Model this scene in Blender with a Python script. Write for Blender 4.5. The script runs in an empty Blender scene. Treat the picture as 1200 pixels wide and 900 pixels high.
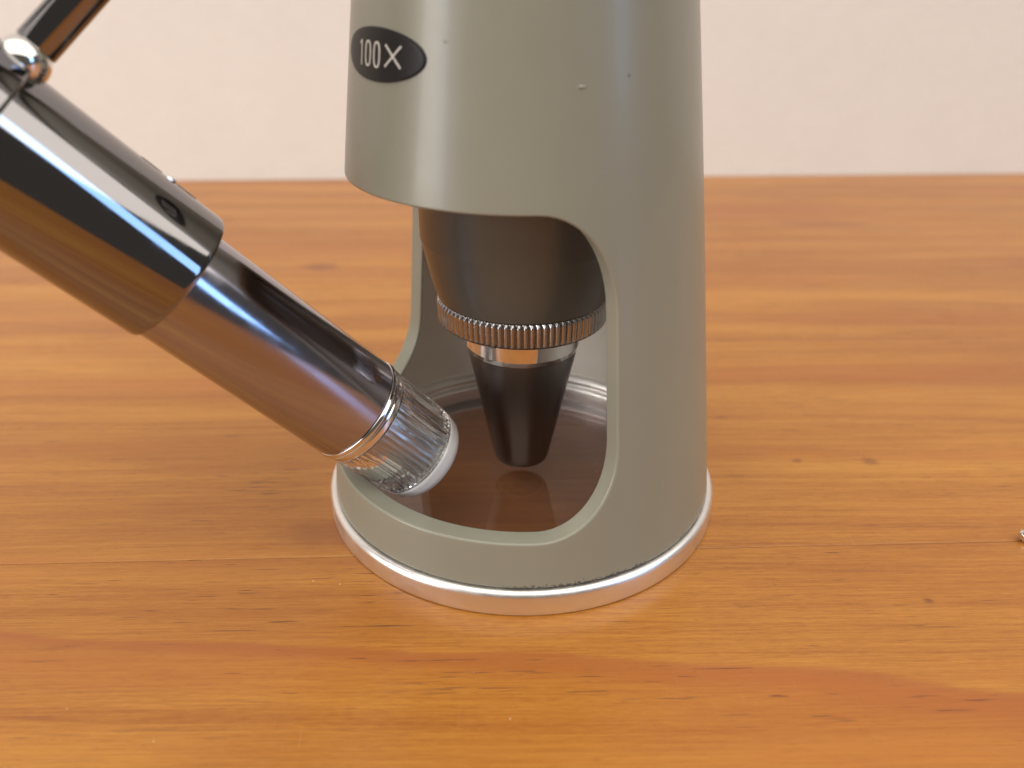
import bpy, bmesh, math, random
from math import sin, cos, pi, radians, sqrt
from mathutils import Vector, Matrix, Quaternion

random.seed(7)
MM = 0.001                                   # everything below is written in millimetres
scene = bpy.context.scene
COL = scene.collection

# ------------------------------------------------------------------ camera
cam_data = bpy.data.cameras.new('camera')
cam = bpy.data.objects.new('camera', cam_data)
COL.objects.link(cam)
_r = Vector((0.99989975, 0.0140524, 0.00173725))
_u = Vector((-0.00807982, 0.46551046, 0.88500549))
_f = Vector((-0.01162774, 0.88493081, -0.46557734))
CAM = Vector((0.0, -76.51028, 52.06804))
cam.matrix_world = Matrix(((_r.x, _u.x, -_f.x, CAM.x * MM), (_r.y, _u.y, -_f.y, CAM.y * MM),
                           (_r.z, _u.z, -_f.z, CAM.z * MM), (0, 0, 0, 1)))
cam_data.sensor_width = 36.0
cam_data.lens = 30.0
cam_data.clip_start = 0.001
cam_data.clip_end = 20.0
cam_data.dof.use_dof = True
cam_data.dof.focus_distance = 0.0765
cam_data.dof.aperture_fstop = 28.0
scene.camera = cam

# ------------------------------------------------------------------ world, lamps, exposure
world = bpy.data.worlds.new('World')
scene.world = world
world.use_nodes = True
bg = world.node_tree.nodes['Background']
bg.inputs['Color'].default_value = (1.0, 0.90, 0.78, 1)
bg.inputs['Strength'].default_value = 0.11


def lamp(name, loc, target, sx, sy, radiance, color):
    d = bpy.data.lights.new(name, 'AREA')
    d.shape = 'RECTANGLE'
    d.size, d.size_y = sx * MM, sy * MM
    d.energy = radiance * pi * sx * sy * MM * MM
    d.color = color
    o = bpy.data.objects.new(name, d)
    COL.objects.link(o)
    o.location = Vector(loc) * MM
    o.rotation_euler = (Vector(target) - Vector(loc)).to_track_quat('-Z', 'Y').to_euler()
    return o


lamp('ceiling_bounce', (900, -650, 1300), (900, -650, 0), 4000, 1900, 2.4, (1.0, 0.93, 0.82))  # added panel standing in for light bounced off an unseen ceiling
lamp('left_window_lamp', (-728, -388, 170), (0, 0, 20), 270, 420, 10.5, (1.0, 0.95, 0.90))
lamp('left_pane_lamp', (-637, -524, 150), (0, 0, 20), 60, 420, 10.0, (0.66, 0.79, 1.0))
lamp('right_screen_lamp', (620, -330, 262), (0, 0, 20), 130, 390, 5.4, (0.30, 0.56, 1.0))

scene.view_settings.view_transform = 'Standard'
scene.view_settings.look = 'None'
scene.view_settings.exposure = -0.06
scene.view_settings.gamma = 1.0
scene.view_settings.use_curve_mapping = False
scene.render.engine = 'CYCLES'
scene.cycles.max_bounces = 14
scene.cycles.glossy_bounces = 6
scene.cycles.transmission_bounces = 12
scene.cycles.transparent_max_bounces = 16
scene.cycles.use_denoising = True
scene.cycles.sample_clamp_indirect = 6.0


# ------------------------------------------------------------------ material helpers
class NT:
    def __init__(self, name):
        self.m = bpy.data.materials.new(name)
        self.m.use_nodes = True
        self.t = self.m.node_tree
        self.p = self.t.nodes['Principled BSDF']
        self.out = self.t.nodes['Material Output']

    def n(self, kind, **kw):
        nd = self.t.nodes.new(kind)
        for k, v in kw.items():
            if k in nd.inputs:
                s = nd.inputs[k]
                if hasattr(v, 'is_output'):
                    self.t.links.new(v, s)
                else:
                    s.default_value = v
            else:
                setattr(nd, k, v)
        return nd

    def link(self, a, b):
        self.t.links.new(a, b)

    def setp(self, **kw):
        names = dict(color='Base Color', rough='Roughness', metal='Metallic', spec='Specular IOR Level', ior='IOR',
                     coat='Coat Weight', coat_rough='Coat Roughness', trans='Transmission Weight', normal='Normal',
                     aniso='Anisotropic')
        for k, v in kw.items():
            s = self.p.inputs[names[k]]
            if hasattr(v, 'is_output'):
                self.t.links.new(v, s)
            else:
                s.default_value = v if not (k == 'color' and len(v) == 3) else (*v, 1)

    def math(self, op, a, b=None, c=None, clamp=False):
        nd = self.t.nodes.new('ShaderNodeMath')
        nd.operation = op
        nd.use_clamp = clamp
        for i, v in enumerate((a, b, c)):
            if v is None:
                continue
            if hasattr(v, 'is_output'):
                self.t.links.new(v, nd.inputs[i])
            else:
                nd.inputs[i].default_value = v
        return nd.outputs[0]

    def mapping(self, vec, scale=(1, 1, 1), loc=(0, 0, 0), rot=(0, 0, 0)):
        nd = self.n('ShaderNodeMapping')
        self.link(vec, nd.inputs['Vector'])
        nd.inputs['Scale'].default_value = scale
        nd.inputs['Location'].default_value = loc
        nd.inputs['Rotation'].default_value = rot
        return nd.outputs[0]

    def noise(self, vec, scale=1.0, detail=2.0, rough=0.5, dist=0.0):
        nd = self.n('ShaderNodeTexNoise')
        self.link(vec, nd.inputs['Vector'])
        nd.inputs['Scale'].default_value = scale
        nd.inputs['Detail'].default_value = detail
        nd.inputs['Roughness'].default_value = rough
        nd.inputs['Distortion'].default_value = dist
        return nd.outputs['Fac']

    def ramp(self, fac, stops, interp='LINEAR'):
        nd = self.n('ShaderNodeValToRGB')
        self.link(fac, nd.inputs['Fac'])
        cr = nd.color_ramp
        cr.interpolation = interp
        while len(cr.elements) < len(stops):
            cr.elements.new(0.5)
        for e, (pos, c) in zip(cr.elements, stops):
            e.position = pos
            e.color = (*c, 1) if len(c) == 3 else c
        return nd.outputs['Color']

    def mrange(self, v, a, b, c=0.0, d=1.0, smooth=True):
        nd = self.n('ShaderNodeMapRange')
        nd.interpolation_type = 'SMOOTHSTEP' if smooth else 'LINEAR'
        self.link(v, nd.inputs['Value'])
        for k, x in (('From Min', a), ('From Max', b), ('To Min', c), ('To Max', d)):
            nd.inputs[k].default_value = x
        return nd.outputs['Result']

    def mix(self, fac, a, b, mode='MIX'):
        nd = self.n('ShaderNodeMix')
        nd.data_type = 'RGBA'
        nd.blend_type = mode
        for s, v in ((nd.inputs['Factor'], fac), (nd.inputs['A'], a), (nd.inputs['B'], b)):
            pass
        ins = [i for i in nd.inputs if i.enabled] if False else nd.inputs
        pairs = ((ins[0], fac), (ins[6], a), (ins[7], b))
        for s, v in pairs:
            if hasattr(v, 'is_output'):
                self.link(v, s)
            else:
                s.default_value = v if isinstance(v, (int, float)) else ((*v, 1) if len(v) == 3 else v)
        return nd.outputs[2]

    def bump(self, h, strength, dist, normal=None):
        nd = self.n('ShaderNodeBump')
        nd.inputs['Strength'].default_value = strength
        nd.inputs['Distance'].default_value = dist
        self.link(h, nd.inputs['Height'])
        if normal is not None:
            self.link(normal, nd.inputs['Normal'])
        return nd.outputs['Normal']

    def obj_mm(self):
        tc = self.n('ShaderNodeTexCoord')
        vm = self.n('ShaderNodeVectorMath', operation='SCALE')
        self.link(tc.outputs['Object'], vm.inputs[0])
        vm.inputs['Scale'].default_value = 1000.0
        return vm.outputs[0]


# ------------------------------------------------------------------ materials
def mat_wood():
    t = NT('varnished_pine')
    tc = t.n('ShaderNodeTexCoord')
    vm = t.n('ShaderNodeVectorMath', operation='SCALE')
    t.link(tc.outputs['Object'], vm.inputs[0])
    vm.inputs['Scale'].default_value = 1000.0
    P = vm.outputs[0]
    oi = t.n('ShaderNodeObjectInfo')
    rnd = oi.outputs['Random']
    off = t.n('ShaderNodeCombineXYZ')
    t.link(t.math('MULTIPLY', rnd, 430.0), off.inputs[0])
    t.link(t.math('MULTIPLY', rnd, 97.0), off.inputs[1])
    t.link(t.math('MULTIPLY', rnd, 61.0), off.inputs[2])
    add = t.n('ShaderNodeVectorMath', operation='ADD')
    t.link(P, add.inputs[0])
    t.link(off.outputs[0], add.inputs[1])
    Q = add.outputs[0]
    # slow wandering of the grain across the board
    wob = t.noise(t.mapping(Q, (0.006, 0.02, 0.02)), 1.0, 1.0, 0.5)
    wob2 = t.noise(t.mapping(Q, (0.03, 0.12, 0.1)), 1.0, 2.0, 0.5)
    sep = t.n('ShaderNodeSeparateXYZ')
    t.link(Q, sep.inputs[0])
    g = t.math('ADD', sep.outputs[1], t.math('MULTIPLY', t.math('SUBTRACT', wob, 0.5), 15.0))
    g = t.math('ADD', g, t.math('MULTIPLY', t.math('SUBTRACT', wob2, 0.5), 1.6))
    gv = t.n('ShaderNodeCombineXYZ')
    t.link(t.math('MULTIPLY', sep.outputs[0], 0.004), gv.inputs[0])
    t.link(g, gv.inputs[1])
    rings = t.noise(t.mapping(gv.outputs[0], (1, 0.17, 1)), 1.0, 3.0, 0.55)      # broad early/late wood
    rings_f = t.noise(t.mapping(gv.outputs[0], (3, 1.1, 1)), 1.0, 3.0, 0.6)      # narrow rings
    fib = t.noise(t.mapping(Q, (0.10, 5.5, 3.0)), 1.0, 3.0, 0.65)                # fibres
    fib2 = t.noise(t.mapping(Q, (0.75, 7.5, 6.0)), 1.0, 4.0, 0.72)
    v = t.math('ADD', t.math('ADD', t.math('MULTIPLY', rings, 0.38), 0.06), t.math('MULTIPLY', rings_f, 0.16))
    v = t.math('ADD', v, t.math('MULTIPLY', fib, 0.27))
    v = t.math('ADD', v, t.math('MULTIPLY', fib2, 0.25))
    base = t.ramp(v, [(0.44, (0.265, 0.080, 0.012)), (0.54, (0.375, 0.139, 0.019)), (0.62, (0.462, 0.192, 0.027)),
                      (0.74, (0.560, 0.264, 0.042))])
    # thin late-wood lines, faint, irregularly spaced
    ln = t.noise(t.mapping(gv.outputs[0], (5, 0.9, 1), (0, 37, 0)), 1.0, 1.0, 0.5)
    lnm = t.math('MULTIPLY', t.math('SUBTRACT', 1.0, t.mrange(t.math('ABSOLUTE', t.math('SUBTRACT', ln, 0.5)), 0.0, 0.016)),
                 t.mrange(t.noise(t.mapping(Q, (0.02, 0.15, 0.1), (7, 7, 7)), 1.0, 2.0, 0.5), 0.45, 0.65))
    base = t.mix(t.math('MULTIPLY', lnm, 0.38), base, (0.21, 0.068, 0.022))
    # brown clouding inside each board
    cl = t.noise(t.mapping(Q, (0.022, 0.09, 0.1), (17, 5, 2)), 1.0, 3.0, 0.55)
    base = t.mix(t.mrange(cl, 0.42, 0.68, 0.0, 0.42), base, (0.310, 0.098, 0.014))
    # pinkish heartwood smears
    pink = t.noise(t.mapping(gv.outputs[0], (1.5, 0.10, 1), (31, 17, 3)), 1.0, 2.0, 0.5)
    base = t.mix(t.mrange(pink, 0.54, 0.70, 0.0, 0.45), base, (0.39, 0.115, 0.020))
    # one long darker growth band that bows across the front board, the wood below it redder
    sp_ = t.n('ShaderNodeSeparateXYZ')
    t.link(P, sp_.inputs[0])
    X, Y = sp_.outputs[0], sp_.outputs[1]
    xr = t.math('MAXIMUM', t.math('SUBTRACT', X, 15.0), 0.0)
    yc = t.math('SUBTRACT', t.math('SUBTRACT', -24.3, t.math('MULTIPLY', X, 0.07)), t.math('MULTIPLY', t.math('MULTIPLY', xr, xr), 0.004))
    wv = t.math('MULTIPLY', t.math('SUBTRACT', t.noise(t.mapping(P, (0.06, 0.3, 0.1)), 1.0, 3.0, 0.55), 0.5), 2.2)
    dd = t.math('ADD', t.math('SUBTRACT', Y, yc), wv)
    wid = t.math('MAXIMUM', t.math('MULTIPLY', t.math('ADD', X, 80.0), -0.030), -3.6)
    up_ = t.mrange(dd, -0.5, 0.25, 1.0, 0.0)
    lo_ = t.n('ShaderNodeMapRange')
    lo_.interpolation_type = 'SMOOTHSTEP'
    t.link(dd, lo_.inputs['Value'])
    t.link(t.math('MULTIPLY', wid, 1.5), lo_.inputs['From Min'])
    t.link(t.math('MULTIPLY', wid, 0.45), lo_.inputs['From Max'])
    bandm = t.math('MULTIPLY', up_, lo_.outputs['Result'])
    base = t.mix(t.math('MULTIPLY', bandm, 0.62), base, (0.33, 0.092, 0.022))
    redm = t.math('MULTIPLY', t.mrange(dd, -1.5, 0.0, 1.0, 0.0), t.mrange(X, -15.0, 25.0))
    base = t.mix(t.math('MULTIPLY', redm, 0.45), base, (0.40, 0.115, 0.014))

    def blotch(cx, cy, rx, ry, strength, col, base):
        u = t.math('DIVIDE', t.math('SUBTRACT', X, cx), rx)
        w_ = t.math('DIVIDE', t.math('SUBTRACT', Y, cy), ry)
        q = t.math('SQRT', t.math('ADD', t.math('MULTIPLY', u, u), t.math('MULTIPLY', w_, w_)))
        q = t.math('ADD', q, t.math('MULTIPLY', t.math('SUBTRACT', t.noise(t.mapping(P, (0.35, 1.0, 1)), 1.0, 3.0, 0.6), 0.5), 1.3))
        return t.mix(t.math('MULTIPLY', t.mrange(q, 0.35, 1.15, 1.0, 0.0), strength), base, col)
    base = blotch(-34.0, 69.3, 4.2, 2.3, 0.62, (0.20, 0.060, 0.022), base)
    base = blotch(66.0, 93.5, 12.0, 2.6, 0.50, (0.26, 0.085, 0.030), base)
    base = blotch(-19.0, -7.9, 7.0, 2.4, 0.42, (0.22, 0.070, 0.018), base)
    base = blotch(39.8, 4.3, 1.3, 0.8, 0.55, (0.18, 0.055, 0.015), base)
    base = blotch(31.5, 4.5, 0.8, 0.5, 0.55, (0.18, 0.055, 0.015), base)
    base = blotch(36.0, -18.6, 0.6, 0.4, 0.7, (0.15, 0.045, 0.012), base)
    # shape of the figure: small curls
    curl = t.noise(t.mapping(Q, (0.22, 1.3, 0.5), (5, 9, 2)), 1.0, 4.0, 0.7, 0.8)
    curlm = t.noise(t.mapping(Q, (0.02, 0.07, 0.1), (50, 9, 2)), 1.0, 1.0, 0.5)
    cm = t.math('MULTIPLY', t.mrange(curl, 0.55, 0.66), t.mrange(curlm, 0.52, 0.64))
    base = t.mix(t.math('MULTIPLY', cm, 0.20), base, (0.10, 0.032, 0.012))
    # short dark resin dashes
    fl = t.noise(t.mapping(Q, (0.21, 4.6, 1.2), (11, 3, 8)), 1.0, 1.5, 0.5)
    flm = t.noise(t.mapping(Q, (0.035, 0.10, 0.1), (3, 40, 2)), 1.0, 2.0, 0.5)
    thr = t.math('SUBTRACT', fl, t.mrange(flm, 0.35, 0.70, 0.135, 0.0))
    flk = t.mrange(thr, 0.625, 0.70)
    base = t.mix(t.math('MULTIPLY', flk, 0.70), base, (0.085, 0.024, 0.008))
    fl3 = t.noise(t.mapping(Q, (0.9, 6.5, 2.2), (71, 13, 8)), 1.0, 1.0, 0.5)
    base = t.mix(t.math('MULTIPLY', t.mrange(fl3, 0.72, 0.80), 0.4), base, (0.10, 0.03, 0.012))
    # per-board tone
    tone = t.ramp(rnd, [(0.0, (0.93, 0.89, 0.88)), (0.5, (1.0, 1.0, 1.0)), (1.0, (1.04, 1.07, 1.10))])
    base = t.mix(1.0, base, tone, 'MULTIPLY')
    # pale dust and small knocks
    vo = t.n('ShaderNodeTexVoronoi')
    t.link(t.mapping(Q, (0.55, 0.55, 0.55)), vo.inputs['Vector'])
    vo.inputs['Scale'].default_value = 1.0
    sz = t.noise(t.mapping(Q, (0.06, 0.06, 0.06)), 1.0, 2.0, 0.5)
    spk = t.math('LESS_THAN', vo.outputs['Distance'], t.mrange(sz, 0.50, 0.75, 0.0, 0.085))
    base = t.mix(t.math('MULTIPLY', spk, 0.55), base, (0.66, 0.50, 0.34))
    # faint hairline scratches
    sc = t.noise(t.mapping(Q, (6.0, 0.22, 1), (3, 3, 3), (0, 0, 0.25)), 1.0, 1.0, 0.5)
    scm = t.noise(t.mapping(Q, (0.07, 0.07, 1), (9, 3, 3)), 1.0, 1.0, 0.5)
    scr = t.math('MULTIPLY', t.mrange(sc, 0.72, 0.78), t.mrange(scm, 0.58, 0.66))
    base = t.mix(t.math('MULTIPLY', scr, 0.10), base, (0.62, 0.42, 0.25))
    t.setp(color=base, spec=0.34, coat=0.40, coat_rough=0.22)
    ro = t.math('ADD', 0.36, t.math('MULTIPLY', t.noise(t.mapping(Q, (0.09, 0.25, 0.1)), 1.0, 3.0, 0.6), 0.18))
    t.setp(rough=ro)
    h = t.math('ADD', t.math('MULTIPLY', fib, 0.5), t.math('MULTIPLY', t.noise(t.mapping(Q, (0.5, 0.9, 0.5)), 1.0, 3.0, 0.6), 0.7))
    h = t.math('SUBTRACT', h, t.math('MULTIPLY', flk, 0.5))
    t.setp(normal=t.bump(h, 0.35, 0.00012))
    cn = t.bump(t.noise(t.mapping(Q, (0.35, 0.6, 0.5)), 1.0, 2.0, 0.5), 0.18, 0.00012)
    t.link(cn, t.p.inputs['Coat Normal'])
    return t.m


def mat_wall():
    t = NT('cream_wall_paint')
    P = t.obj_mm()
    a = t.noise(P, 0.09, 4.0, 0.6)
    b = t.noise(P, 0.35, 3.0, 0.6)
    c = t.ramp(t.math('ADD', t.math('MULTIPLY', a, 0.6), t.math('MULTIPLY', b, 0.4)),
               [(0.3, (0.800, 0.765, 0.712)), (0.7, (0.835, 0.802, 0.750))])
    t.setp(color=c, rough=0.75, spec=0.25, normal=t.bump(b, 0.25, 0.0006))
    return t.m


def mat_paint(name, col, rough=0.36, chips=False, coat=0.0, spec=0.5):
    t = NT(name)
    P = t.obj_mm()
    n1 = t.noise(P, 0.12, 3.0, 0.6)
    dk = tuple(c * 0.94 for c in col)
    c = t.mix(n1, dk, tuple(min(1, x * 1.05) for x in col))
    if chips:
        sep = t.n('ShaderNodeSeparateXYZ')
        t.link(P, sep.inputs[0])
        z = sep.outputs[2]
        # paint rubbed off and grime along the bottom edge
        nn = t.noise(P, 3.2, 4.0, 0.75)
        edge = t.mrange(z, 2.05, 2.75, 1.0, 0.0, False)
        m = t.mrange(t.math('ADD', nn, t.math('MULTIPLY', edge, 0.34)), 0.76, 0.83)
        m = t.math('MULTIPLY', m, t.mrange(z, 2.7, 2.9, 1.0, 0.0))
        m = t.math('MULTIPLY', m, t.mrange(t.noise(P, 0.13, 2.0, 0.5), 0.46, 0.56))
        c = t.mix(m, c, (0.055, 0.05, 0.042))
        # a few isolated dark pinholes
        vo = t.n('ShaderNodeTexVoronoi')
        t.link(t.mapping(P, (0.17, 0.17, 0.17)), vo.inputs['Vector'])
        vo.inputs['Scale'].default_value = 1.0
        pin = t.math('LESS_THAN', vo.outputs['Distance'], 0.022)
        c = t.mix(t.math('MULTIPLY', pin, 0.8), c, (0.05, 0.045, 0.04))
    t.setp(color=c, spec=spec, coat=coat, coat_rough=0.12)
    rr = t.math('ADD', rough - 0.04, t.math('MULTIPLY', t.noise(P, 0.5, 3.0, 0.6), 0.08))
    t.setp(rough=rr, normal=t.bump(t.noise(P, 2.6, 2.0, 0.5), 0.12, 0.00004))
    return t.m


def mat_metal(name, col, rough, aniso=0.0, grain=0.0, smear=0.0, bump=0.0):
    t = NT(name)
    P = t.obj_mm()
    n1 = t.noise(P, 0.5, 4.0, 0.65)
    c = t.mix(n1, tuple(x * 0.96 for x in col), col)
    r = t.math('ADD', rough, t.math('MULTIPLY', t.mrange(n1, 0.45, 0.75), smear))
    if grain:
        fine = t.noise(t.mapping(P, (0.6, 0.6, 9.0)), 1.0, 2.0, 0.5)
        r = t.math('ADD', r, t.math('MULTIPLY', fine, grain))
    t.setp(color=c, metal=1.0, rough=r, aniso=aniso)
    if bump:
        t.setp(normal=t.bump(t.noise(P, 1.5, 2.0, 0.5), bump, 0.00003))
    return t.m


def mat_sheet_glass(name='stage_glass', ior=1.5, tint=(0.90, 0.885, 0.875, 1), haze=0.02):
    # clear pane: mirror part by Fresnel, the rest straight through, faintly smoky
    t = NT(name)
    fr = t.n('ShaderNodeFresnel')
    fr.inputs['IOR'].default_value = ior
    tr = t.n('ShaderNodeBsdfTransparent')
    tr.inputs['Color'].default_value = tint
    gl = t.n('ShaderNodeBsdfGlossy')
    P = t.obj_mm()
    ro = t.mrange(t.noise(P, 0.3, 3.0, 0.6), 0.4, 0.8, 0.015, 0.06)
    t.link(ro, gl.inputs['Roughness'])
    mx = t.n('ShaderNodeMixShader')
    geo = t.n('ShaderNodeNewGeometry')
    t.link(t.math('MULTIPLY', fr.outputs[0], t.math('SUBTRACT', 1.0, geo.outputs['Backfacing'])), mx.inputs[0])
    t.link(tr.outputs[0], mx.inputs[1])
    t.link(gl.outputs[0], mx.inputs[2])
    # dust motes
    df = t.n('ShaderNodeBsdfDiffuse')
    df.inputs['Color'].default_value = (0.6, 0.55, 0.5, 1)
    vo = t.n('ShaderNodeTexVoronoi')
    t.link(t.mapping(P, (0.5, 0.5, 0.5)), vo.inputs['Vector'])
    vo.inputs['Scale'].default_value = 1.0
    sp = t.math('LESS_THAN', vo.outputs['Distance'], t.mrange(t.noise(P, 0.2, 2.0, 0.5), 0.45, 0.75, 0.0, 0.07))
    m2 = t.n('ShaderNodeMixShader')
    t.link(t.math('ADD', t.math('MULTIPLY', sp, 0.45), haze), m2.inputs[0])
    t.link(mx.outputs[0], m2.inputs[1])
    t.link(df.outputs[0], m2.inputs[2])
    t.link(m2.outputs[0], t.out.inputs['Surface'])
    return t.m


def mat_acrylic(name, col, rough, ior=1.49, cloud=0.0):
    t = NT(name)
    P = t.obj_mm()
    t.setp(color=col, trans=1.0, ior=ior,
           rough=t.mrange(t.noise(P, 0.8, 3.0, 0.6), 0.35, 0.8, rough, rough + 0.06 + cloud))
    return t.m


WOOD = mat_wood()
WALL = mat_wall()
PAINT = mat_paint('grey_green_enamel', (0.262, 0.258, 0.203), 0.35, chips=True, coat=0.12)
INNER = mat_paint('pale_inner_tone', (0.70, 0.66, 0.585), 0.45)  # housing's inner faces, set paler than the outside
BARREL = mat_paint('dark_olive_enamel', (0.100, 0.096, 0.080), 0.31)
ALU = mat_metal('brushed_aluminium', (0.88, 0.87, 0.86), 0.30, grain=0.12, smear=0.10, bump=0.2)
LINER = mat_metal('satin_liner_metal', (0.84, 0.82, 0.79), 0.36, smear=0.15)
CHROME = mat_metal('dark_chrome', (0.27, 0.262, 0.275), 0.055, smear=0.05, bump=0.02)
SATIN = mat_metal('satin_dark_chrome', (0.40, 0.385, 0.44), 0.13, smear=0.06, bump=0.03)
CHROME2 = mat_metal('bright_chrome', (0.80, 0.79, 0.79), 0.09, smear=0.04)
NICKEL = mat_metal('knurled_nickel', (0.44, 0.43, 0.43), 0.24, smear=0.12)
BLACK = mat_metal('black_oxide', (0.20, 0.188, 0.186), 0.32, smear=0.02)
BADGE = mat_paint('black_badge_enamel', (0.012, 0.010, 0.010), 0.42, spec=0.22)
PRINT = mat_paint('white_lettering', (0.62, 0.60, 0.56), 0.45)
DARK = mat_paint('slot_shade_paint', (0.02, 0.012, 0.010), 0.4)  # dark colour painted for the shade inside the slots
CLEAR = mat_acrylic('clear_acrylic', (0.97, 0.97, 0.98), 0.04)
MILKY = NT('milky_acrylic')
MILKY.setp(color=(0.95, 0.95, 0.95), rough=0.08, trans=0.12, spec=0.6, coat=0.8, coat_rough=0.04)
MILKY = MILKY.m
GLASS = mat_sheet_glass('stage_glass', 1.82, (0.90, 0.86, 0.86, 1), 0.03)
SHELL = mat_sheet_glass('clear_fluted_plastic', 1.75, (0.93, 0.93, 0.94, 1), 0.10)
CUP = mat_metal('reflector_metal', (0.60, 0.575, 0.56), 0.36, smear=0.2, bump=0.5)
OPTIC = NT('coated_lens')
OPTIC.setp(color=(0.05, 0.04, 0.045), rough=0.03, coat=1.0, coat_rough=0.02)
OPTIC = OPTIC.m


# ------------------------------------------------------------------ mesh helpers
def put(name, verts, faces, mat, parent=None, smooth=True, mods=()):
    me = bpy.data.meshes.new(name)
    me.from_pydata([Vector(v) * MM for v in verts], [], faces)
    bm = bmesh.new()
    bm.from_mesh(me)
    bmesh.ops.recalc_face_normals(bm, faces=bm.faces)
    bm.to_mesh(me)
    bm.free()
    me.materials.append(mat)
    if smooth:
        me.polygons.foreach_set('use_smooth', [True] * len(me.polygons))
    o = bpy.data.objects.new(name, me)
    COL.objects.link(o)
    if parent is not None:
        o.parent = parent
    if 'wn' in mods:
        w = o.modifiers.new('normals', 'WEIGHTED_NORMAL')
        w.keep_sharp = True
    return o


def sharp(o, deg=35):
    me = o.data
    bm = bmesh.new()
    bm.from_mesh(me)
    for e in bm.edges:
        if len(e.link_faces) == 2 and e.calc_face_angle(0) > radians(deg):
            e.smooth = False
    bm.to_mesh(me)
    bm.free()
    return o


def lathe(name, prof, mat, parent=None, n=128, mod=None, deg=32):
    """prof: closed or open list of (r, z); r == 0 points become poles. mod(theta, r, z) -> r."""
    V, F, rows = [], [], []
    for r, z in prof:
        if r < 1e-6:
            rows.append([len(V)])
            V.append((0, 0, z))
        else:
            row = []
            for i in range(n):
                a = 2 * pi * i / n
                rr = mod(a, r, z) if mod else r
                row.append(len(V))
                V.append((rr * cos(a), rr * sin(a), z))
            rows.append(row)
    for A, B in zip(rows[:-1], rows[1:]):
        if len(A) == 1 and len(B) == 1:
            continue
        for i in range(n):
            j = (i + 1) % n
            if len(A) == 1:
                F.append((A[0], B[i], B[j]))
            elif len(B) == 1:
                F.append((A[i], B[0], A[j]))
            else:
                F.append((A[i], B[i], B[j], A[j]))
    return sharp(put(name, V, F, mat, parent), deg)


def ring(name, prof, mat, parent=None, n=128, mod=None, deg=32):
    return lathe(name, list(prof) + [prof[0]], mat, parent, n, mod, deg) if False else _ring(name, prof, mat, parent, n, mod, deg)


def _ring(name, prof, mat, parent, n, mod, deg):
    V, F = [], []
    k = len(prof)
    for r, z in prof:
        for i in range(n):
            a = 2 * pi * i / n
            rr = mod(a, r, z) if mod else r
            V.append((rr * cos(a), rr * sin(a), z))
    for s in range(k):
        for i in range(n):
            j = (i + 1) % n
            t = (s + 1) % k
            F.append((s * n + i, t * n + i, t * n + j, s * n + j))
    return sharp(put(name, V, F, mat, parent), deg)


def fillet(pts, rad, seg=4, closed=True):
    """Round the corners of a 2D polyline; rad is one number or one per point."""
    out = []
    n = len(pts)
    for i, p in enumerate(pts):
        r = rad[i] if isinstance(rad, (list, tuple)) else rad
        if r <= 0 or (not closed and i in (0, n - 1)):
            out.append(p)
            continue
        a, b = Vector(pts[i - 1]), Vector(pts[(i + 1) % n])
        q = Vector(p)
        u, v = (a - q), (b - q)
        d = min(r, u.length * 0.45, v.length * 0.45)
        s, e = q + u.normalized() * d, q + v.normalized() * d
        for k in range(seg + 1):
            t = k / seg
            w = s * (1 - t) ** 2 + q * 2 * t * (1 - t) + e * t * t
            out.append((w.x, w.y))
    return out


def thing(name, label, cat, loc=(0, 0, 0), quat=None, group=None):
    o = bpy.data.objects.new(name, None)
    COL.objects.link(o)
    o.empty_display_size = 0.01
    o.location = Vector(loc) * MM
    if quat is not None:
        o.rotation_mode = 'QUATERNION'
        o.rotation_quaternion = quat
    o['label'] = label
    o['category'] = cat
    if group:
        o['group'] = group
    return o


# ------------------------------------------------------------------ setting: wall and boarded table
ROT = radians(1.95)
wall = put('wall', [(-900, 0, -2), (900, 0, -2), (900, 0, 700), (-900, 0, 700),
                    (-900, 40, -2), (900, 40, -2), (900, 40, 700), (-900, 40, 700)],
           [(0, 1, 2, 3), (4, 5, 6, 7), (0, 1, 5, 4), (3, 2, 6, 7), (0, 3, 7, 4), (1, 2, 6, 5)], WALL, smooth=False)
wall['kind'] = 'structure'
wall.rotation_euler.z = ROT + math.atan(0.02)
wall.location = Vector((-4.5, 132.55, -0.65)) * MM

table = bpy.data.objects.new('table_top', None)
COL.objects.link(table)
table['kind'] = 'structure'
table['label'] = 'varnished honey brown pine table top of glued boards'
table.rotation_euler.z = ROT
table.location = (0, 0, -0.65 * MM)
# board joints, measured across the grain (mm)
joints = [-158.4, -133.9, -109.4, -84.8, -62.0, -39.0, -11.15, 12.9, 36.9, 61.4, 86.0, 110.0, 132.6]
slopes = [0.0, 0.0, 0.0, 0.0, 0.0, 0.0, 0.018, 0.0, 0.0, 0.0, 0.0, 0.01, 0.02]
for a, b, sa, sb in zip(joints[:-1], joints[1:], slopes[:-1], slopes[1:]):
    e = 0.09
    x0, x1 = -330.0, 330.0
    V, F = [], []
    prof = [(a + 0.04, -18), (a + 0.04, -e), (a + 0.04 + e, 0), (b - 0.04 - e, 0), (b - 0.04, -e), (b - 0.04, -18)]
    for x in (x0, x1):
        for q, (y, z) in enumerate(prof):
            V.append((x, y + x * (sa if q < 3 else sb), z))
    n = len(prof)
    for i in range(n):
        F.append((i, (i + 1) % n, n + (i + 1) % n, n + i))
    F += [tuple(range(n)), tuple(range(n, 2 * n))]
    put('plank', V, F, WOOD, table, smooth=False)

# ------------------------------------------------------------------ microscope
scope = thing('microscope', 'grey-green enamelled pocket microscope with an open window and aluminium foot, standing on the table',
              'microscope')


def RO(z):
    return 19.62 - 0.105 * z - 0.00025 * z * z


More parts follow.
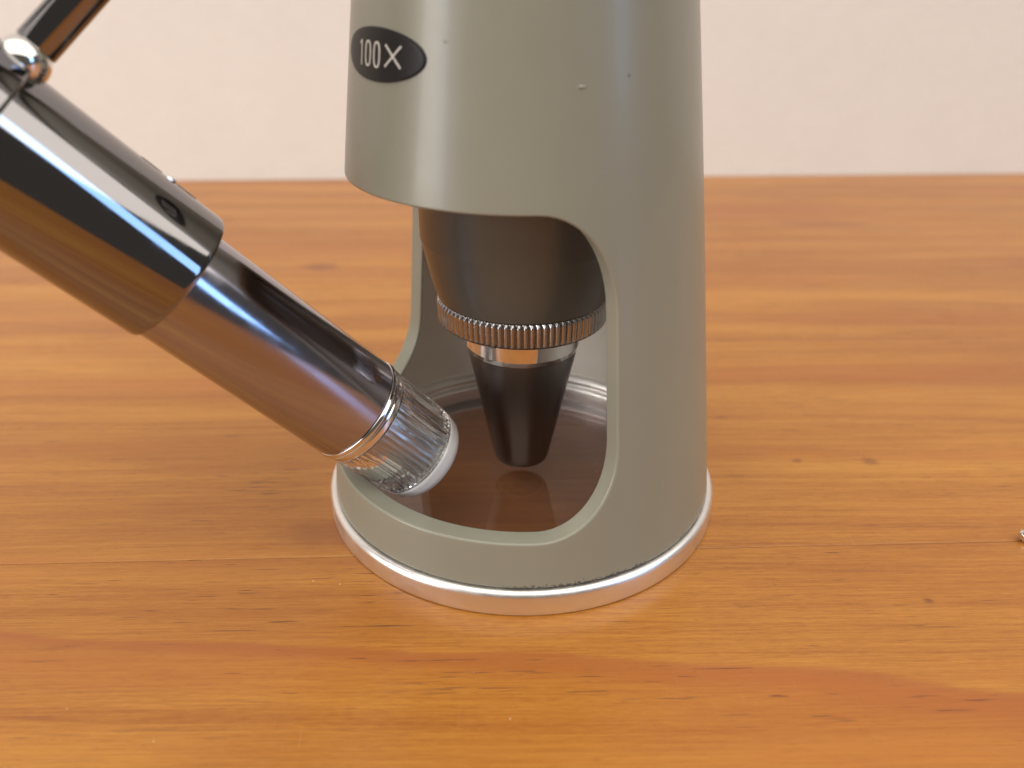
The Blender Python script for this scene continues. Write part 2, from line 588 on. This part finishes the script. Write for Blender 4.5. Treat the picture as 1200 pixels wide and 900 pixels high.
# --- housing with its wrap-round window
TH = 1.9
ZB, ZT = 2.08, 88.0
AZ0, AZ1 = 135.0, 296.3          # window, degrees
WZ0, WZ1 = 6.42, 33.85
CA, CZ = 22.0, 8.0               # corner radii: degrees, mm
DEGMM = 17.0 * pi / 180


def window_loop(off, seg=14):
    """(az, z) round the window, grown outward by off mm; fixed number of points."""
    pts = []
    o = off / DEGMM
    cor = [(AZ1 - CA, WZ0 + CZ, -90), (AZ1 - CA, WZ1 - CZ, 0), (AZ0 + CA, WZ1 - CZ, 90), (AZ0 + CA, WZ0 + CZ, 180)]
    for ci, (ca, cz, s) in enumerate(cor):
        for k in range(seg + 1):
            a = radians(s + 90 * k / seg)
            pts.append((ca + (CA + o) * cos(a), cz + (CZ + off) * sin(a)))
        # points along the straight to the next corner
        na, nz, ns = cor[(ci + 1) % 4]
        a = radians(s + 90)
        A = (ca + (CA + o) * cos(a), cz + (CZ + off) * sin(a))
        b = radians(ns)
        B = (na + (CA + o) * cos(b), nz + (CZ + off) * sin(b))
        m = 44 if ci in (1, 3) else 6
        for k in range(1, m):
            t = k / m
            pts.append((A[0] + (B[0] - A[0]) * t, A[1] + (B[1] - A[1]) * t))
    return pts


def housing():
    V, F, MI = [], [], []

    def P(az, z, depth):
        r = RO(z) - depth
        a = radians(az)
        V.append((r * cos(a), r * sin(a), z))
        return len(V) - 1
    rho = 0.22
    # shells
    seg = 14
    grids = {}
    for side, dep in (('o', 0.0), ('i', TH)):
        loop = window_loop(rho, seg)
        oo = rho / DEGMM
        # columns across the window from its own outline (bottom run and top run share azimuths)
        corner = [cos(radians(90 * k / seg)) for k in range(seg + 1)]
        left = [AZ0 + CA - (CA + oo) * c for c in corner]
        right = [AZ1 - CA + (CA + oo) * c for c in reversed(corner)]
        mid = [left[-1] + (right[0] - left[-1]) * k / 44 for k in range(1, 44)]
        cols = left + mid + right
        zoff = [(CZ + rho) * sin(radians(90 * k / seg)) for k in range(seg + 1)]
        zl = [WZ0 + CZ - z for z in zoff] + [WZ0 - rho] * 43 + [WZ0 + CZ - z for z in reversed(zoff)]
        zu = [WZ1 - CZ + z for z in zoff] + [WZ1 + rho] * 43 + [WZ1 - CZ + z for z in reversed(zoff)]
        nl, nu, nm = 8, 26, 6

        def strip(colsA, lo, hi, n):
            G = []
            for az, a, b in zip(colsA, lo, hi):
                G.append([P(az, a + (b - a) * k / n, dep) for k in range(n + 1)])
            return G
        low = strip(cols, [ZB] * len(cols), zl, nl)
        up = strip(cols, zu, [ZT] * len(cols), nu)
        # solid part
        s0, s1 = cols[-1], cols[0] + 360
        sc = [s0 + (s1 - s0) * k / 90 for k in range(91)]
        zlo, zhi = zl[0], zu[0]
        slow = strip(sc, [ZB] * 91, [zlo] * 91, nl)
        smid = strip(sc, [zlo] * 91, [zhi] * 91, nm)
        sup = strip(sc, [zhi] * 91, [ZT] * 91, nu)
        grids[side] = ([g_[0] for g_ in low] + [g_[0] for g_ in slow][1:-1],
                       [g_[-1] for g_ in up] + [g_[-1] for g_ in sup][1:-1])
        for G in (low, up, slow, smid, sup):
            for A, B in zip(G[:-1], G[1:]):
                for k in range(len(A) - 1):
                    F.append((A[k], B[k], B[k + 1], A[k + 1]))
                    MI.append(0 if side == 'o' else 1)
    # window rim: rounded outer edge, flat cut face, rounded inner edge
    rows = []
    for k in range(5):
        a = radians(90 * k / 4)
        rows.append((rho * (1 - sin(a)), rho * (1 - cos(a))))
    for k in range(4):
        a = radians(90 * k / 3)
        rows.append((rho * (1 - cos(a)), TH - rho + rho * sin(a)))
    L = []
    for off, dep in rows:
        L.append([P(az, z, dep) for az, z in window_loop(off, seg)])
    n = len(L[0])
    for A, B in zip(L[:-1], L[1:]):
        for i in range(n):
            j = (i + 1) % n
            F.append((A[i], A[j], B[j], B[i]))
    # bottom and top rims
    for e in (0, 1):
        o, i_ = grids['o'][e], grids['i'][e]
        n = len(o)
        for k in range(n):
            F.append((o[k], o[(k + 1) % n], i_[(k + 1) % n], i_[k]))
    me = bpy.data.meshes.new('housing')
    me.from_pydata([Vector(v) * MM for v in V], [], F)
    me.materials.append(PAINT)
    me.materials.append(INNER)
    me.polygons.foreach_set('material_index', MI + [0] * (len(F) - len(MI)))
    bm = bmesh.new()
    bm.from_mesh(me)
    bmesh.ops.remove_doubles(bm, verts=bm.verts, dist=0.00001)
    bmesh.ops.recalc_face_normals(bm, faces=bm.faces)
    bm.to_mesh(me)
    bm.free()
    me.polygons.foreach_set('use_smooth', [True] * len(me.polygons))
    o = bpy.data.objects.new('housing', me)
    COL.objects.link(o)
    o.parent = scope
    sharp(o, 60)
    w = o.modifiers.new('normals', 'WEIGHTED_NORMAL')
    w.keep_sharp = True
    return o


hs = housing()
hs['label'] = 'grey-green tapered tube with a wide rounded window cut through its left front'

# --- aluminium foot ring
ring('foot_ring', fillet([(15.2, -0.65), (20.0, -0.65), (20.04, 1.50), (19.72, 1.90), (19.1, 1.90), (19.1, 2.10), (17.6, 2.10), (17.3, 1.93), (17.3, 1.0), (15.2, 1.0)],
                         [0, .30, .22, .22, .03, 0, 0, 0, .05, .1], 4), ALU, scope, 180, deg=50)
# --- inner liner ring resting on the glass
ring('liner_ring', fillet([(17.28, 1.60), (16.35, 1.60), (16.35, 3.15), (16.75, 3.55), (16.75, 3.95), (16.45, 4.15), (16.9, 4.75), (17.22, 4.75)],
                          [0, .08, .15, .1, .1, .15, .15, 0], 4), LINER, scope, 160, deg=50)
# --- the glass stage plate
lathe('stage_glass', [(0, 1.04), (17.26, 1.04), (17.26, 1.57), (0, 1.57)], GLASS, scope, 96)

# --- objective: painted barrel, knurled ring, nickel band, black nose cone
lathe('objective_barrel', [(0, 60), (9.55, 60), (9.55, 27.75), (9.47, 27.55), (9.22, 26.3), (8.62, 23.6), (8.12, 21.95), (7.7, 21.9), (0, 21.9)],
      BARREL, scope, 144, deg=50)


def knurl(a, r, z):
    if r < 7.9:
        return r
    t = (a * 86 / (2 * pi)) % 1.0
    tri = abs(2 * t - 1)
    return r - 0.27 * (1 - min(1.0, tri * 1.5)) * (1 if 19.5 < z < 21.7 else 0.4)


ring('knurled_ring', fillet([(5.0, 19.35), (7.75, 19.3), (8.16, 19.62), (8.22, 21.5), (7.95, 21.86), (5.0, 21.86)], [0, .1, .12, .12, .1, 0], 3),
     NICKEL, scope, 86 * 8, mod=knurl, deg=75)
ring('nickel_band', [(4.0, 19.3), (5.62, 19.3), (5.60, 16.85), (5.45, 16.33), (4.0, 16.3)],
     CHROME2, scope, 128, deg=6)
lathe('nose_cone', [(0, 16.28), (5.42, 16.28), (5.40, 16.1), (2.92, 4.25), (2.86, 3.98), (2.68, 3.52), (2.55, 3.46), (1.9, 3.46), (1.8, 3.9), (0, 3.9)],
      BLACK, scope, 128, deg=28)
ring('added_tip_ring', [(2.28, 3.41), (2.53, 3.41), (2.54, 3.47), (2.25, 3.47)], INNER, scope, 96, deg=30)  # added pale ring, its mirror image standing in for the tip's highlight
lathe('front_lens', [(0, 3.62), (0.9, 3.70), (1.79, 3.88)], OPTIC, scope, 64)


# --- oval badge with its lettering, wrapped on the tube
def on_tube(az, z, h):
    r = RO(z) + h
    a = radians(az)
    return (r * cos(a), r * sin(a), z)


def badge():
    V, F = [], []
    nr, na = 10, 72
    ring_idx = []
    rows = [(k / nr, 0.10) for k in range(1, nr + 1)] + [(1.012, 0.07), (1.02, 0.0), (1.0, -0.3)]
    V.append(on_tube(-139, 44.25, 0.10))
    for s, h in rows:
        row = []
        for i in range(na):
            t = 2 * pi * i / na
            row.append(len(V))
            V.append(on_tube(-139 + 20.3 * s * cos(t), 44.25 + 1.86 * s * sin(t), h))
        ring_idx.append(row)
    for i in range(na):
        F.append((0, ring_idx[0][i], ring_idx[0][(i + 1) % na]))
    for A, B in zip(ring_idx[:-1], ring_idx[1:]):
        for i in range(na):
            j = (i + 1) % na
            F.append((A[i], B[i], B[j], A[j]))
    b = put('badge', V, F, BADGE, scope)
    sharp(b, 50)
    b['label'] = 'black oval badge reading 100 X in white'
    return b


bdg = badge()


def ribbon(paths, w, name):
    """strokes: list of (closed, [(u, v)...]) in mm on the badge, laid proud of it."""
    V, F = [], []
    for closed, pts in paths:
        n = len(pts)
        Ls = []
        for i in range(n):
            a = Vector(pts[i - 1] if (closed or i > 0) else pts[i])
            b = Vector(pts[(i + 1) % n] if (closed or i < n - 1) else pts[i])
            d = (b - a).normalized()
            nn = Vector((-d.y, d.x)) * w / 2
            q = Vector(pts[i])
            row = []
            for s, h in ((-1, 0.09), (-1, 0.125), (1, 0.125), (1, 0.09)):
                c = q + nn * s
                r = RO(44.25 + c.y)
                row.append(len(V))
                V.append(on_tube(-139 + math.degrees(c.x / r), 44.25 + c.y, h))
            Ls.append(row)
        m = n if closed else n - 1
        for i in range(m):
            A, B = Ls[i], Ls[(i + 1) % n]
            for k in range(3):
                F.append((A[k], B[k], B[k + 1], A[k + 1]))
    return put(name, V, F, PRINT, bdg, smooth=False)


def oval(cx, cy, hw, hh, n=36):
    out = []
    for i in range(n):
        t = 2 * pi * i / n
        c, s = cos(t), sin(t)
        e = 0.72
        out.append((cx + hw * math.copysign(abs(c) ** e, c), cy + hh * math.copysign(abs(s) ** e, s)))
    return out


def seg_line(a, b, n=8):
    return [(a[0] + (b[0] - a[0]) * k / n, a[1] + (b[1] - a[1]) * k / n) for k in range(n + 1)]


LB = 0.90
ribbon([(False, seg_line((-2.12, -LB), (-2.12, LB)))], 0.15, 'lettering')
ribbon([(False, seg_line((-2.42, LB - 0.32), (-2.14, LB - 0.05), 3))], 0.12, 'lettering')
ribbon([(True, oval(-1.08, 0.0, 0.36, LB - 0.06))], 0.16, 'lettering')
ribbon([(True, oval(0.16, 0.0, 0.36, LB - 0.06))], 0.16, 'lettering')
ribbon([(False, seg_line((1.22, -0.72), (2.92, 0.78)))], 0.155, 'lettering')
ribbon([(False, seg_line((1.22, 0.78), (2.92, -0.72)))], 0.155, 'lettering')


# --- small paint blisters on the tube
def blister(az, z, ra, rz, h, mat):
    V, F, rows = [on_tube(az, z, h)], [], []
    for s, k in ((0.45, 0.75), (0.8, 0.3), (1.0, -0.05)):
        row = []
        for i in range(12):
            t = 2 * pi * i / 12
            row.append(len(V))
            V.append(on_tube(az + math.degrees(ra * s * cos(t) / 14.5) - 2.2 * s * sin(t) * rz, z + rz * s * sin(t), h * k))
        rows.append(row)
    for i in range(12):
        F.append((0, rows[0][i], rows[0][(i + 1) % 12]))
    for A, B in zip(rows[:-1], rows[1:]):
        for i in range(12):
            F.append((A[i], B[i], B[(i + 1) % 12], A[(i + 1) % 12]))
    return put('paint_blister', V, F, mat, hs)


blister(-74.1, 42.7, 0.34, 0.14, 0.10, PAINT)
blister(-112.6, 45.55, 0.22, 0.10, 0.06, PAINT)

# --- upper part beyond the picture: shoulder and eyepiece
lathe('eyepiece', [(0, 96), (4.2, 96), (4.4, 95.2), (7.2, 95.2), (7.6, 94.8), (7.6, 89.4), (8.9, 88.8), (RO(88) - .1, 88.02), (0, 88.02)],
      BLACK, scope, 96, deg=40)

# ------------------------------------------------------------------ penlight
PP = Vector((-15.3474, -9.0759, 14.1650))
PD = Vector((0.61524101, 0.28341769, -0.73563097)).normalized()
# local frame: z along the light, x toward the silhouette that faces up and right in the view
toC = (CAM - PP)
toC -= toC.dot(PD) * PD
toC.normalize()
tt = PD.cross(toC)
UP = (toC * 0.08 - tt).normalized()
if UP.z < 0:
    UP = (toC * 0.08 + tt).normalized()
UP = (UP - UP.dot(PD) * PD).normalized()
YV = PD.cross(UP)
M3 = Matrix(((UP.x, YV.x, PD.x), (UP.y, YV.y, PD.y), (UP.z, YV.z, PD.z)))
PQ = M3.to_quaternion()
CS = 1 if YV.dot(toC) > 0 else -1           # which local y side faces the camera

pen = thing('penlight', 'chromed penlight with a clear fluted lens, leaning into the microscope window',
            'penlight', PP, PQ)
lathe('front_tube', fillet([(0, 0.02), (4.4, 0.02), (5.0, 0.0), (4.83, -19.25), (0, -19.25)], [0, .1, .12, 0, 0], 3, closed=False),
      SATIN, pen, 160, deg=50)
def clip_bump(a, r, z):
    # the sleeve sits slightly off the axis, proud on its upper side
    if r < 4.9:
        return r
    e = 0.46
    return e * cos(a) + sqrt((r + e) ** 2 - (e * sin(a)) ** 2)


lathe('rear_sleeve', [(0, -19.22), (4.85, -19.22), (5.12, -19.27), (5.17, -19.42), (5.17, -19.7), (5.17, -20.0), (5.17, -20.4), (5.17, -20.9), (5.18, -34.5),
                      (5.2, -60.0), (4.6, -61.2), (0, -61.4)], CHROME, pen, 160, mod=clip_bump, deg=50)
ring('chrome_collar', fillet([(4.2, 0.04), (5.02, 0.04), (5.16, 0.35), (5.05, 0.62), (4.90, 0.74), (4.98, 0.88), (4.96, 1.40), (4.80, 1.52), (4.2, 1.52)],
                             [0, .05, .2, .2, .08, .08, .12, .12, 0], 3), CHROME2, pen, 160, deg=55)
NF = 54


def flute(a, r, z):
    if z < 1.6 or z > 8.05 or r < 4.56:
        return r
    t = (a * NF / (2 * pi)) % 1.0
    return r + 0.11 * (abs(2 * t - 1) ** 0.8 * 2 - 1)


def flute_in(a, r, z):
    return r


body = []
for k in range(9):
    z = 1.54 + (8.1 - 1.54) * k / 8
    body.append((4.86 - 0.16 * k / 8, z))
ring('clear_lens', [(4.25, 1.53), (4.6, 1.53)] + body + [(4.55, 8.15), (4.2, 8.15), (4.2, 5.2)], CLEAR, pen, NF * 8, mod=flute, deg=60)
ring('lens_rim', fillet([(3.75, 8.17), (4.62, 8.17), (4.70, 8.35), (4.55, 9.4), (4.15, 9.98), (3.70, 10.08), (3.6, 9.9)],
                        [0, .1, .3, .5, .4, .2, .2], 4), MILKY, pen, 128, deg=60)
lathe('lens_window', [(0, 9.75), (3.65, 9.75), (3.65, 9.3), (0, 9.2)], CLEAR, pen, 96, deg=50)
lathe('bulb', [(0, 7.4), (0.9, 7.2), (1.35, 6.5), (1.45, 5.2), (1.45, 2.5), (0, 2.5)], CLEAR, pen, 48, deg=50)
ring('reflector_cup', [(1.6, 1.56), (3.3, 1.56), (3.85, 5.2), (3.95, 8.1), (3.6, 8.1), (2.6, 4.6), (1.6, 3.4)], CUP, pen, 96, deg=40)

# two dark ovals laid on the sleeve; shade of pressed slots painted in
for s, a in ((-25.6, 3), (-22.6, 3)):
    V, F = [], []
    aa = CS * radians(a)
    n = 20
    for h in (5.9, 6.125):
        for i in range(n):
            t = 2 * pi * i / n
            al = aa + CS * 0.26 * sin(t) / 6.1
            ss = s + 0.85 * cos(t) - 0.25 * sin(t)
            V.append((h * cos(al), h * sin(al), ss))
    F = [tuple(range(n)), tuple(range(n, 2 * n))] + [(i, (i + 1) % n, n + (i + 1) % n, n + i) for i in range(n)]
    put('slot_shade', V, F, DARK, pen, smooth=False)
sw = lathe('switch_nub', fillet([(0, 0), (0.5, 0), (0.45, 0.26), (0, 0.3)], [0, 0, .12, 0], 3, closed=False), CHROME2, pen, 40)
sw.rotation_mode = 'QUATERNION'
sw.rotation_quaternion = Vector((0, 0, 1)).rotation_difference(Vector((cos(CS * radians(3)), sin(CS * radians(3)), 0)))
sw.location = Vector((6.0 * cos(CS * radians(3)), 6.0 * sin(CS * radians(3)), -24.0)) * MM

# ------------------------------------------------------------------ holder arm
E1 = Vector((-12.8, 1.0, 67.5))
KN = Vector((-33.2, -17.02, 44.61))
arm = thing('holder_arm', 'chromed arm with a ball joint that clamps the rear of the penlight, upper left corner',
            'holder arm', PP + PD * -40, PQ)
inv = (Matrix.Translation(PP + PD * -40) @ M3.to_4x4()).inverted()


def loc(v):
    return inv @ v


def clamp_mod(a, r, z):
    return clip_bump(a, r, -40)


ring('clamp_sleeve', fillet([(5.22, -12), (5.6, -12), (5.6, 5.0), (5.22, 5.1)], [0, .2, .3, 0], 4), CHROME, arm, 128, mod=clamp_mod, deg=50)


def tube_between(name, A, B, prof, mat, parent, n=64):
    """lathe whose axis runs A -> B; prof is (r, t mm along the axis)."""
    o = lathe(name, prof, mat, parent, n, deg=45)
    d = (B - A)
    o.rotation_mode = 'QUATERNION'
    o.rotation_quaternion = Vector((0, 0, 1)).rotation_difference(d.normalized())
    o.location = A * MM
    return o


A, B = loc(KN), loc(E1)
L = (B - A).length
rod = tube_between('rod', A, B, [(0, 0.6), (0.9, 0.6), (1.40, 1.3), (1.40, L - 1.0), (0, L - 0.9)], CHROME, arm)
prof = [(0, -1.75)] + [(1.75 * cos(radians(a)), 1.75 * sin(radians(a))) for a in range(-80, 81, 10)] + [(0, 1.75)]
tube_between('ball_joint', A, B, prof, CHROME2, arm)
# lug between the clamp and the ball
axis_pt = Vector((0, 0, (A.z)))
dirv = (A - axis_pt).normalized()
lug = tube_between('lug', axis_pt + dirv * 5.7, A, [(0, 0), (1.35, 0), (1.35, max(0.5, (A - axis_pt).length - 5.55)), (0, max(0.5, (A - axis_pt).length - 5.5))], BLACK, arm)
# strap round the tube above the picture
strap_o = ring('tube_strap', fillet([(RO(64) + .0, 64.5), (RO(64) + 1.0, 64.5), (RO(70) + 1.0, 70.5), (RO(70) + .0, 70.5)], [0, .3, .3, 0], 4),
               BLACK, arm, 128, deg=50)
strap_o.matrix_parent_inverse = Matrix.Identity(4)
strap_o.rotation_mode = 'QUATERNION'
strap_o.rotation_quaternion = PQ.inverted()
strap_o.location = loc(Vector((0, 0, 0))) * MM

# ------------------------------------------------------------------ small threaded bit at the right edge
bit = thing('screw', 'tiny silver threaded screw lying on the table at the right edge', 'screw', (49.0, -8.65, -0.03),
            Vector((0, 0, 1)).rotation_difference(Vector((1, 0.12, 0))))
prof = [(0, 0), (0.35, 0.0)]
z = 0.1
while z < 4.2:
    prof += [(0.42, z), (0.60, z + 0.13), (0.60, z + 0.17), (0.42, z + 0.30)]
    z += 0.30
prof += [(0.45, 4.3), (0, 4.3)]
lathe('thread', prof, CHROME2, bit, 32, deg=25)
lathe('screw_head', fillet([(0, 4.3), (0.62, 4.3), (0.62, 5.4), (0, 5.5)], [0, .1, .3, 0], 3, closed=False), CHROME2, bit, 32)

bpy.context.view_layer.update()
